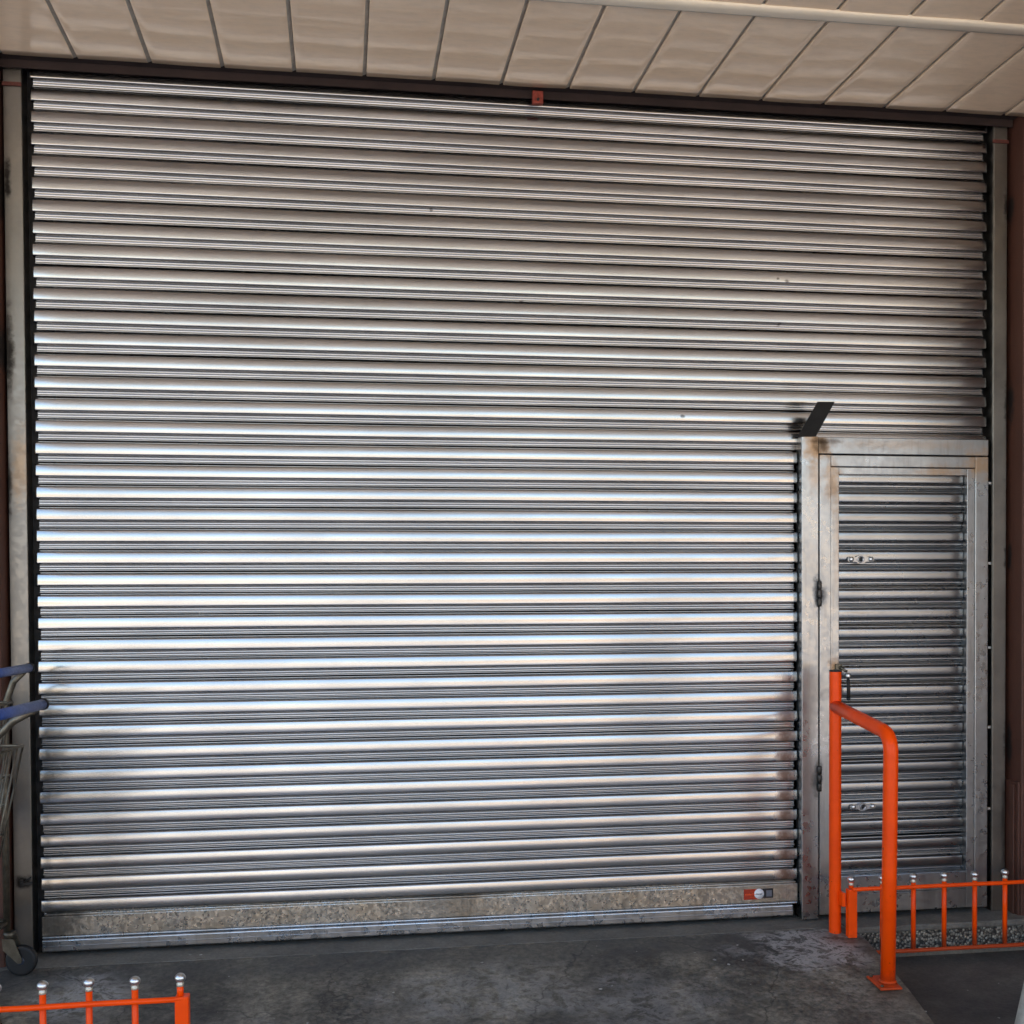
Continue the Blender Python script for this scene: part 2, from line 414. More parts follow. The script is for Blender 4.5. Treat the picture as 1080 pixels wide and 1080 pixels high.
# step below the wicket door: rounded slab nose over a pebbled riser
bm = B()
poly = [(-.176, .024), (-.180, .030), (-.180, .043), (-.175, .050), (.16, .050), (.16, .024)]
n = 60; rws = []
for i in range(n+1):
    x = 3.268 + (4.5-3.268)*i/n
    rws.append([bm.verts.new((x, y + (.003*noise.noise(Vector((x*14, k, 0))) if y < 0 else 0), z + .0025*noise.noise(Vector((x*12, k, 7))))) for k, (y, z) in enumerate(poly)])
for a, b in zip(rws, rws[1:]):
    for k in range(len(poly)): bm.faces.new((a[k], a[(k+1)%len(poly)], b[(k+1)%len(poly)], b[k]))
bm.faces.new(rws[0]); bm.faces.new(rws[-1][::-1])
st = obj('step', bm, M['stepcon']); st['kind'] = 'structure'; st['label'] = 'grey concrete step slab with pebbled riser below the small door'; st['category'] = 'step'
bm = B(); add_box(bm, 3.27, 4.5, -.166, .15, -.062, .0235, .003, 1)
obj('riser', bm, M['pebble'], st)
bm = B(); add_box(bm, 3.27, 4.5, -.172, .15, -.2, -.0625, .006, 2)
obj('riser_base', bm, M['stepcon'], st)

# grit and paper specks on the ramp
bm = B()
rg = random.Random(3)
specks = [(.58, -.09), (.62, -.10), (2.60, -.42), (2.64, -.47), (3.26, -.68), (3.3, -.75), (1.35, -.55), (1.7, -.33), (2.1, -.62), (1.05, -.75)]
for i in range(70):
    x, y = specks[i] if i < len(specks) else (rg.uniform(.1, 3.9), -.2 - rg.random()**1.2*1.0)
    if x > edge_x(y) - .02: z = low_z(y)
    else: z = ramp_z(y)
    if x > 3.2 and y > -.2: continue
    s = rg.uniform(.004, .007) if i < len(specks) else rg.uniform(.0015, .0042)
    r = bmesh.ops.create_icosphere(bm, subdivisions=1, radius=s)
    rot = Matrix.Rotation(rg.random()*6, 3, 'Z')
    for v in r['verts']:
        p = rot @ Vector((v.co.x*rg.uniform(.8, 1.7), v.co.y, v.co.z*.45)); v.co = Vector((x, y, z + s*.35)) + p
o = obj('grit', bm, mat_simple('pale_grit', (.42, .41, .38), .8, 0, 30, .6)); o['kind'] = 'stuff'; o['label'] = 'pale grit and paper specks scattered over the dark ramp'; o['category'] = 'grit'

# ------------------------------------------------------------------ the shop building round the opening
CZ = 3.488
shop = thing('shop_building', 'dark brown painted shop wall framing the steel shutter', 'building', (2, .2, 0))
bm = B(); add_box(bm, -9, -.098, -.128, 6, -.3, 3.56, .006, 2); obj('side_wall', bm, M['wall'], shop)
bm = B(); add_box(bm, 4.078, 13, -.128, 6, -.3, 3.56, .006, 2); w = obj('side_wall', bm, M['wall'], shop)
bm = B(); add_box(bm, 4.066, 4.0775, -.122, -.02, .05, .63, .003, 2); add_box(bm, 4.058, 4.0655, -.10, -.072, .05, .615, .003, 2); obj('wall_skirting', bm, M['wall'], w)
bm = B(); add_box(bm, 4.95, 5.25, -2.3, -.1285, -.3, 3.47, .006, 2); obj('added_shade_wall', bm, M['wall'], shop)  # unseen wall, added to darken the right side of the shutter
bm = B(); add_box(bm, -.0975, 4.0775, -.126, .25, 3.500, 3.56, .002, 1)
# uneven steel lip that hangs from the soffit just in front of the slats
lv = []
for i in range(61):
    x = -.09 + 4.16*i/60; s = .004*noise.noise(Vector((x*1.3, 2, 0)))
    lv.append([bm.verts.new((x, -.060, 3.501)), bm.verts.new((x, -.060, 3.472 + s)), bm.verts.new((x, -.056, 3.469 + s)), bm.verts.new((x, -.052, 3.472 + s)), bm.verts.new((x, -.052, 3.501))])
for a, b in zip(lv, lv[1:]):
    for k in range(4): bm.faces.new((a[k], a[k+1], b[k+1], b[k]))
lin = obj('lintel', bm, M['darkwall'], shop)
bm = B(); add_box(bm, 1.956, 2.000, -.082, -.0605, 3.440, 3.492, .003, 2); rb = obj('red_bracket', bm, M['red'], lin)
bm = B(); add_lathe(bm, [(.0001, 0), (.006, 0), (.006, -.004), (.0001, -.005)], (1.978, -.082, 3.456), 'Y', 10); obj('bolt', bm, M['black'], rb)
bm = B(); add_box(bm, -9, 13, -.128, 6, 3.565, 7.9, .01, 1); obj('upper_wall', bm, M['upper'], shop)
bm = B(); add_box(bm, -9.2, 13.2, -.3, 6.2, 7.905, 8.1, .02, 1); obj('roof', bm, M['facade2'], shop)
bm = B(); add_box(bm, -.09, 4.07, 5.9, 6.0, -.3, 3.55); add_box(bm, -.09, 4.07, .2, 5.88, -.3, .0); obj('back_wall', bm, M['void'], shop)

# ------------------------------------------------------------------ canopy ceiling of long pvc boards
can = thing('canopy', 'cream glossy boarded canopy ceiling above the shutter', 'canopy', (2, -2, CZ))
bm = B()
PB = .2706; CY0, CY1 = -.122, -5.05
for i in range(-7, 26):
    xa = .2046 + i*PB; x0 = xa + .001; x1 = xa + PB - .0125
    ph = random.random()*50
    prof = [(0, .011), (0, .004), (.0012, .0012), (.004, 0)] + [(u, 0) for u in (.03, .08, .13, .18, .23)] 
    W_ = x1 - x0
    prof = prof + [(W_-.004, 0), (W_-.0012, .0012), (W_, .004), (W_, .011)]
    yy = [CY0 + (CY1-CY0)*j/120 for j in range(121)]
    tilt = random.uniform(-.0012, .0012); sag = random.uniform(-.0015, .0015); wav = random.uniform(.0005, .0013)
    R_ = []
    for j, y in enumerate(yy):
        e = noise.noise(Vector((ph, y*5.5, i*.35)))*wav + .6*noise.noise(Vector((ph*.1, y*1.7, 4)))*wav
        R_.append([bm.verts.new((x0+u, y + (.002*noise.noise(Vector((i*3.1, u*6, 1))) if j == 0 else 0), CZ + h + tilt*(u/W_-.5)*2 + sag*math.sin(math.pi*u/W_) + e)) for u, h in prof])
    for a, b in zip(R_, R_[1:]):
        for k in range(len(prof)-1):
            f = bm.faces.new((a[k], a[k+1], b[k+1], b[k])); f.smooth = True
    bm.faces.new(R_[0]); bm.faces.new(R_[-1][::-1])
obj('ceiling_boards', bm, M['ceiling'], can)
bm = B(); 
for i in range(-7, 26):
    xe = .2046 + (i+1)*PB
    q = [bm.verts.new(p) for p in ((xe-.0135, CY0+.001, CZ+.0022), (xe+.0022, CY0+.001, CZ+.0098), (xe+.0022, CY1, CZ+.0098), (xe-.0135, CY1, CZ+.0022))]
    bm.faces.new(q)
obj('groove_shade_strips', bm, mat_simple('groove_shade_grey', (.34, .30, .25), .35, 0, 20, .3), can)  # darker strips put the shading of the grooves into the colour
bm = B(); add_box(bm, -1.7, 7, CY1, CY0+.0015, CZ+.0125, CZ+.06); obj('roof_deck', bm, mat_simple('groove_backing', (.30, .25, .20), .6), can)
bm = B()
tp = [(-.792, CZ+.004), (-.792, CZ-.005), (-.797, CZ-.010), (-.812, CZ-.013), (-.838, CZ-.013), (-.853, CZ-.010), (-.858, CZ-.005), (-.858, CZ+.004)]
a = [bm.verts.new((-1.7, y, z)) for y, z in tp]; b = [bm.verts.new((7, y, z)) for y, z in tp]
for k in range(len(tp)-1):
    f = bm.faces.new((a[k], b[k], b[k+1], a[k+1])); f.smooth = True
bm.faces.new(a); bm.faces.new(b)
obj('trim_strip', bm, M['trim'], can)
bm = B(); add_box(bm, -1.75, 7.05, CY1-.05, CY1-.005, CZ-.06, CZ+.22, .006, 2); obj('fascia', bm, M['trim'], can)

# ------------------------------------------------------------------ roller shutter
sh = thing('roller_shutter', 'large galvanised steel roller shutter of horizontal slats, fully closed', 'shutter', (2, 0, .05))
PITCH, ZT = .085, 3.42
def slat_profile():
    """(distance below the slat's top as a fraction of the pitch, y) from top hook to bottom hook"""
    pts = [(.000, .013), (.024, .0135), (.034, .012), (.037, .004), (.039, .0)]
    z, y = .039, .0
    for dz, dy in ((.006, -.0040), (.010, -.0040), (.014, -.0030), (.018, -.0018)):
        z += dz; y += dy; pts.append((z, y))
    nf = 12; L = .500
    for i in range(nf):
        a = 13.0 - 19.5*(i+.5)/nf
        z += L/nf; y -= math.tan(R(a))*PITCH*L/nf; pts.append((z, y))
    yb = y
    for dz, f in ((.012, .06), (.014, .20), (.014, .42), (.012, .66), (.008, .87), (.004, 1.0)):
        z += dz; pts.append((z, yb + (.0035 - yb)*f))
    # recessed neck leaning inwards, a narrow bead, then the broader edge bead above the gap
    pts += [(.655, .0040), (.740, .0078), (.748, .0066), (.757, .0060), (.766, .0063), (.776, .0070), (.850, .0082), (.858, .0078),
            (.866, .0048), (.874, .0020), (.886, .0007), (.905, .0002), (.925, .0006), (.938, .0020), (.945, .0048), (.949, .0090), (.951, .0130)]
    return pts
def build_curtain(bm, k0, k1, xr, zt=ZT, pitch=PITCH, prof=None, x0f=None, x1f=None, seg=.13, y0=0, tj=.9, neck=.009):
    for k in range(k0, k1):
        xa = .004 + random.uniform(-.0012, .0012) if x0f is None else x0f
        xb = xr(k) + random.uniform(-.0012, .0012)
        n = max(8, int((xb-xa)/seg)); ph = random.random()*90
        tilt = random.gauss(0, R(tj*.55)); dy = random.uniform(-.0012, .0012); dz = random.uniform(-.0006, .0006)
        us = [0, .0025/(xb-xa), .007/(xb-xa)] + [i/n for i in range(1, n)] + [1-.007/(xb-xa), 1-.0025/(xb-xa), 1]
        rows = []
        for ui, u in enumerate(us):
            x = xa + (xb-xa)*u; row = []
            lt = tilt + R(tj)*noise.noise(Vector((x*.9, ph, 0))) + R(tj*.5)*noise.noise(Vector((x*3.1, ph, 2)))
            sg = .0014*noise.noise(Vector((x*.6, ph, 5)))
            endpull = .004 if ui in (0, len(us)-1) else (.0012 if ui in (1, len(us)-2) else 0)
            for t, y in prof:
                xx = x
                if t > .645 or t < .04:
                    xx = min(max(x, xa + neck), xb - neck) if ui in (0, len(us)-1) else x
                    if ui in (1, 2): xx = xa + neck + .001*ui
                    if ui in (len(us)-2, len(us)-3): xx = xb - neck - .001*(len(us)-1-ui)
                yy = y + y0
                if y < -.002: yy += endpull
                row.append(bm.verts.new((xx, yy + dy - lt*(t-.35)*pitch, zt - (k+t)*pitch + dz + sg)))
            rows.append(row)
        for a, b in zip(rows, rows[1:]):
            for i in range(len(prof)-1):
                f = bm.faces.new((a[i], a[i+1], b[i+1], b[i])); f.smooth = True
PROF = slat_profile()
bm = B()
build_curtain(bm, -1, 38, lambda k: 3.978 if k < 16 else 3.1085, prof=PROF)
obj('slat_curtain', bm, M['curtain'], sh)

bm = B()      # spangled bottom sheet with folded edges
add_box(bm, .008, 3.108, -.016, .010, .128, .205, .003, 2)
add_box(bm, .02, 3.100, -.013, .010, .2055, .2145, .003, 2)
bb = obj('bottom_sheet', bm, M['bar'], sh)
bm = B()
add_box(bm, .010, 3.106, -.020, .010, .1175, .1275, .004, 3)
for x in (.31, 3.02): add_lathe(bm, [(.0001, 0), (.007, 0), (.006, -.005), (.0001, -.006)], (x, -.02, .1235), 'Y', 12)
add_box(bm, .010, 3.085, -.027, .012, .068, .1165, .006, 3)
add_box(bm, .012, 3.083, -.0285, -.0265, .088, .0925, .0008, 2)
obj('bottom_tube', bm, M['tube'], sh)

# maker's sticker: red panel, white disc, black panel
Yb = -.0163
bm = B(); add_box(bm, 2.866, 2.934, Yb-.0008, Yb, .1435, .1885, .0004, 1); stk = obj('sticker', bm, M['stred'], sh)
bm = B(); add_box(bm, 2.940, 2.997, Yb-.0008, Yb, .1475, .1885, .0004, 1); obj('black_panel', bm, M['stblack'], stk)
bm = B(); add_box(bm, 2.966, 2.990, Yb-.0016, Yb-.0009, .154, .181, .0004, 1); obj('grey_panel', bm, M['stgrey'], stk)
bm = B(); add_lathe(bm, [(.0001, 0), (.0218, 0), (.0218, -.0012), (.0001, -.0014)], (2.9335, Yb-.0009, .1675), 'Y', 32); obj('white_disc', bm, M['stwhite'], stk)
bm = B()
scr = [(2.920, .170), (2.9215, .1675), (2.9235, .1655), (2.925, .1695), (2.9265, .1665), (2.928, .1685), (2.930, .1655), (2.932, .1685), (2.934, .1660), (2.936, .1680), (2.938, .1660), (2.941, .1680), (2.944, .1668), (2.948, .1672)]
add_tube(bm, [(x, Yb-.0026, z) for x, z in scr], .0010, 6)
add_tube(bm, [(2.9195, Yb-.0026, .164), (2.923, Yb-.0026, .1655), (2.934, Yb-.0026, .1632), (2.946, Yb-.0026, .1650)], .0007, 6)
obj('script_lettering', bm, M['stblack'], stk)
bm = B()
for i, (x, w_) in enumerate(((2.872, .0035), (2.8775, .003), (2.8825, .004), (2.8885, .003), (2.8935, .003))): add_box(bm, x, x+w_, Yb-.0016, Yb-.0009, .1625, .170 if i % 2 else .1685, .0003, 1)
add_tube(bm, [(2.897, Yb-.0014, .1655), (2.904, Yb-.0014, .1685), (2.911, Yb-.0014, .167), (2.918, Yb-.0014, .1655)], .0018, 6)
for z in (.152, .1585, .176):
    for i in range(4): add_box(bm, 2.893+i*.006, 2.8955+i*.006, Yb-.0014, Yb-.0009, z, z+.0022, .0002, 1)
obj('orange_lettering', bm, M['storange'], stk)

# guide rails: steel channels with a dark slot
def guide(xl, xr, slot_l, slot_r, side):
    bm = B()
    add_box(bm, xl, xr, -.040, -.034, .05, 3.500, .002, 2)
    if side < 0: add_box(bm, xr-.004, xr, -.0335, .06, .05, 3.5, .001, 1); add_box(bm, xl, xl+.004, -.0335, .06, .05, 3.5, .001, 1)
    else: add_box(bm, xl, xl+.004, -.0335, .06, .05, 3.5, .001, 1); add_box(bm, xr-.004, xr, -.0335, .06, .05, 3.5, .001, 1)
    g = obj('guide_rail', bm, M['guide'], sh)
    bm = B(); add_box(bm, slot_l, slot_r, .040, .055, .05, 3.5); obj('guide_slot', bm, M['void'], g)
    return g
gL = guide(-.087, -.020, -.0195, .07, -1)
gR = guide(3.994, 4.057, 3.90, 3.9935, 1)
bm = B(); add_box(bm, -.09, -.018, -.048, -.0405, 3.405, 3.42, .002, 2); obj('rusty_clip', bm, M['clip'], gL)
bm = B(); add_box(bm, 3.985, 4.06, -.048, -.0405, 3.402, 3.417, .002, 2); obj('rusty_clip', bm, M['clip'], gR)
bm = B(); add_box(bm, -.06, -.015, -.056, -.041, .340, .352, .003, 2); add_box(bm, -.064, -.05, -.05, -.041, .335, .362, .003, 2); add_tube(bm, [(-.045, -.05, .352), (-.02, -.055, .372)], .0035, 8); obj('latch_stub', bm, M['black'], gL)
for z in (1.93, 1.58, 1.21, .86, .5):
    bm = B(); add_lathe(bm, [(.0001, 0), (.004, 0), (.0044, -.0015), (.003, -.0035), (.0001, -.004)], (3.9875, -.03, z), 'Y', 12); add_box(bm, 3.979, 3.9938, -.0299, -.026, z-.006, z+.006, .001, 1); obj('screw', bm, M['chrome'], gR)

# ------------------------------------------------------------------ wicket door
dr = thing('wicket_door', 'narrow galvanised wicket door with slatted panel set in the right of the shutter', 'door', (3.55, -.04, .05))
bm = B()
add_box(bm, 3.112, 3.188, -.050, .015, .055, 2.119, .003, 2)
add_box(bm, 3.1885, 3.968, -.0485, .015, 2.046, 2.117, .003, 2)
fr = obj('door_frame', bm, M['frame'], dr)
bm = B()
# leaf: outer tubes, inner angle, bottom rail
add_box(bm, 3.1915, 3.243, -.052, .012, .073, 2.0425, .003, 2)
add_box(bm, 3.905, 3.966, -.052, .012, .073, 2.0425, .003, 2)
add_box(bm, 3.2432, 3.9048, -.0515, .012, 1.992, 2.0415, .003, 2)
add_box(bm, 3.2432, 3.281, -.047, .010, .073, 1.9905, .002, 2)
add_box(bm, 3.869, 3.9048, -.047, .010, .073, 1.9905, .002, 2)
add_box(bm, 3.2812, 3.8688, -.0465, .010, 1.960, 1.990, .002, 2)
add_box(bm, 3.2812, 3.8688, -.0465, .010, .155, .235, .003, 2)
add_box(bm, 3.2812, 3.8688, -.0495, .010, .074, .1535, .003, 2)
add_box(bm, 3.2812, 3.8688, -.0512, -.0467, .1485, .1562, .001, 2)
obj('door_leaf', bm, M['frame'], dr)
bm = B()
DP = .0834
def door_profile():
    pts = [(.0, .012), (.05, .012), (.07, .003), (.075, -.001), (.09, -.0045), (.115, -.0075), (.14, -.009)]
    z, y = .14, -.009
    for i in range(8):
        a = 7 - 20*(i+.5)/8
        z += .42/8; y -= math.tan(R(a))*DP*.42/8; pts.append((z, y))
    yb = y
    for dz, f in ((.02, .15), (.018, .4), (.012, .7), (.008, 1.0)):
        z += dz; pts.append((z, yb + (.004-yb)*f))
    pts += [(.64, .006), (.76, .0105), (.79, .0085), (.80, .004), (.812, .0), (.825, -.002), (.845, -.0026), (.862, -.0016), (.872, .003), (.88, .009), (.97, .013)]
    return pts
build_curtain(bm, 0, 21, lambda k: 3.8685, zt=1.975, pitch=DP, prof=door_profile(), x0f=3.282, seg=.06, y0=-.012, tj=1.6, neck=.0)
obj('slat_panel', bm, M['doorslat'], dr)
def lock(x, z):
    bm = B(); y = -.0265
    pl = []
    for i in range(48):
        a = 2*math.pi*i/48; cx, cz = math.cos(a), math.sin(a)
        # eye-shaped plate: round boss with two ears
        rx = .060*abs(cx)**.7*(1 if cx >= 0 else -1); rz = .0095*(1 if cz >= 0 else -1)*min(1, abs(cz)*2.2)
        if abs(rx) < .022: rz = math.copysign(max(abs(rz), math.sqrt(max(.022**2 - rx*rx, 0))*.88), cz)
        pl.append((x+rx, z+rz))
    add_prism(bm, pl, y-.004, y)
    add_lathe(bm, [(.0001, 0), (.015, 0), (.014, -.003), (.011, -.004), (.0095, -.0015), (.0001, -.001)], (x, y-.0042, z), 'Y', 24)
    p = obj('lock_plate', bm, M['plate'], dr)
    for s in (-1, 1):
        bm = B(); add_lathe(bm, [(.011, 0), (.011, -.002), (.0095, -.007), (.005, -.0095), (.0001, -.010)], (x+s*.0445, y-.0042, z+.001), 'Y', 18); obj('lock_bolt', bm, M['chrome'], p)
    bm = B(); add_lathe(bm, [(.0001, 0), (.0062, 0), (.0062, -.0012), (.0001, -.0012)], (x, y-.0068, z), 'Y', 16); obj('keyhole', bm, M['stblack'], p)
lock(3.388, 1.597); lock(3.398, .528)
for z in (1.45, .66):
    bm = B()
    for k in range(3): add_lathe(bm, [(.0001, 0), (.0075, 0), (.009, .002), (.009, .033), (.0075, .035), (.0001, .035)], (3.1897, -.055, z-.054+.0365*k), 'Z', 16)
    obj('hinge', bm, M['hinge'], dr)
bm = B()      # rusty hasp plate with a hanging bar
add_box(bm, 3.262, 3.292, -.056, -.0475, 1.115, 1.150, .003, 2)
add_tube(bm, [(3.280, -.062, 1.137), (3.296, -.070, 1.122), (3.306, -.070, 1.118)], .006, 10)
add_tube(bm, [(3.285, -.058, 1.140), (3.318, -.062, 1.139)], .004, 8)
la = obj('latch', bm, M['wire'], dr)
bm = B(); add_lathe(bm, [(.0001, 0), (.010, .0), (.0115, .006), (.0115, .014), (.008, .020), (.0001, .021)], (3.313, -.066, 1.090), 'Z', 16); obj('latch_knob', bm, M['chrome'], la)
bm = B(); add_tube(bm, [(3.313, -.066, 1.089), (3.3145, -.067, 1.05), (3.3145, -.067, 1.005)], .0075, 10, radii=[.006, .0078, .0078]); add_lathe(bm, [(.0001, 0), (.006, .001), (.009, .008), (.0075, .012)], (3.3145, -.067, .993), 'Z', 12); obj('latch_bar', bm, M['black'], la)
bm = B()      # black flat plate leaning out from the top of the frame's post
v = [(3.094, -.046, 2.118), (3.176, -.046, 2.122), (3.210, -.155, 2.249), (3.137, -.155, 2.248)]
nn = (Vector(v[1])-Vector(v[0])).cross(Vector(v[3])-Vector(v[0])).normalized()*.004
a = [bm.verts.new(Vector(p)) for p in v]; b = [bm.verts.new(Vector(p)+nn) for p in v]
bm.faces.new(a); bm.faces.new(b[::-1])
for i in range(4): bm.faces.new((a[i], b[i], b[(i+1)%4], a[(i+1)%4]))
add_box(bm, 3.10, 3.172, -.046, .0, 2.1195, 2.1235, .001, 1)
obj('stop_plate', bm, M['black'], dr)

# ------------------------------------------------------------------ orange handrail
hr = thing('handrail', 'tall orange tubular handrail standing at the edge of the ramp', 'handrail', (3.18, -.45, ramp_z(-.45)))
bm = B()
PA = (3.192, -.205)
add_tube(bm, [(PA[0], PA[1], ramp_z(PA[1])-.01), (PA[0], PA[1], .5), (PA[0]+.001, PA[1], 1.128)], .0247, 24, cap=False)
add_tube(bm, [(PA[0]+.001, PA[1], 1.128), (PA[0], PA[1], 1.05)], .0222, 24)
po = obj('post', bm, M['orange'], hr)
bm = B(); add_lathe(bm, [(.0001, 0), (.0252, 0), (.0252, .005), (.022, .007), (.0001, .006)], (PA[0]+.001, PA[1], 1.1285), 'Z', 24); obj('post_cap', bm, M['black'], po)
bm = B()
p0 = Vector((3.191, -.215, .985)); p1 = Vector((3.180, -.715, .930)); p2 = Vector((3.170, -.712, ramp_z(-.712)+.004))
d1 = (p0-p1).normalized(); d2 = (p2-p1).normalized(); rr = .075
q0 = p1 + d1*rr; q1 = p1 + d2*rr
arc = [(1-t)**2*q0 + 2*t*(1-t)*p1 + t*t*q1 for t in [i/10 for i in range(11)]]
add_tube(bm, [p0, p0*.5+q0*.5] + arc + [q1*.5+p2*.5, p2], .027, 24)
obj('bent_rail', bm, M['orange'], hr)
bm = B()

for (c_, r0) in (((3.170, -.712, ramp_z(-.712)+.008), .027),):
    bw = B(); add_lathe(bw, [(r0, .0), (r0+.006, .001), (r0+.005, .005), (r0, .009)], c_, 'Z', 24); obj('weld_bead', bw, M['orange'], hr)
tl = Matrix.Translation((0, -.71, ramp_z(-.71))) @ Matrix.Rotation(math.atan(PS), 4, 'X') @ Matrix.Translation((0, .71, 0))
add_box(bm, 3.115, 3.199, -.768, -.65, .0, .008, .002, 2, rot=tl)
bp = obj('base_plate', bm, M['orange'], hr)
for bx, by in ((3.128, -.664), (3.128, -.752)):
    bm = B(); add_lathe(bm, [(.007, 0), (.007, .004), (.0045, .006), (.0001, .0065)], (bx, by, ramp_z(by)+.009), 'Z', 6); obj('anchor_bolt', bm, M['wire'], bp)

# ------------------------------------------------------------------ low orange fences with ball finials
def picket_at(f, x, y, zb, zt):
    """picket with its silver ball; zt is the top of the ball"""
    bm = B(); add_tube(bm, [(x, y, zb), (x, y, (zb+zt)/2), (x, y, zt-.040)], .0098, 12); p = obj('picket', bm, M['orange'], f)
    bm = B(); r = .0165; cz = zt - r
    add_lathe(bm, [(r*max(math.sin(math.pi*i/12), .01), -r*math.cos(math.pi*i/12)*.86) for i in range(13)], (x, y, cz), 'Z', 18); fi = obj('finial', bm, M['chrome'], p)
    bm = B(); add_lathe(bm, [(.0105, 0), (.0112, .002), (.0112, .009), (.0085, .012), (.0085, .016)], (x, y, zt-.041), 'Z', 14); obj('collar', bm, M['collar'], fi)
    return p
def fence(label, x_post, xs, y, ztop, zbot, ball, pw, dx, group):
    f = thing('low_fence', label, 'fence', (sum(xs)/len(xs), y, zbot), group)
    for x in xs:
        at_post = abs(x - x_post) < .03
        picket_at(f, x, y, ztop+.004 if at_post else zbot-.004, ball + random.uniform(-.002, .002))
    x0, x1 = min(min(xs), x_post), max(max(xs), x_post)
    for nm, z, dy, r in (('top_rail', ztop, -.012, .0085), ('bottom_rail', zbot, -.012, .0085)):
        bm = B(); a, b = x0 - .03*(dx < 0), x1 + .03*(dx > 0)
        if nm == 'bottom_rail' and dx > 0: a += .09
        n = 12
        add_tube(bm, [(a+(b-a)*i/n, y+dy, z + .0018*noise.noise(Vector((i*.6, ztop, 0)))) for i in range(n+1)], r, 12); obj(nm, bm, M['orange'], f)
    return f
fr_xs = [3.236 + i*.1365 for i in range(9)]
fR = fence('low orange fence of silver ball topped pickets in front of the small door', 3.236, fr_xs, -.262, .238, -.026, .294, .05, 1, 'low orange picket fences')
bm = B(); add_box(bm, 3.219, 3.257, -.276, -.246, -.08, .238, .003, 2); obj('end_post', bm, M['orange'], fR)
bm = B(); add_box(bm, 3.198, 3.2135, -.262, -.215, .165, .222, .003, 2); obj('joining_plate', bm, M['orange'], fR)
fl_xs = [.694 - i*.1295 for i in range(9)]
fL = fence('low orange fence of silver ball topped pickets in the foreground beside the shopping carts', .700, fl_xs, -1.2, .2655, ramp_z(-1.2)+.05, .342, .04, -1, 'low orange picket fences')
bm = B(); add_box(bm, .680, .720, -1.220, -1.180, ramp_z(-1.2)-.01, .274, .003, 2); obj('end_post', bm, M['orange'], fL)

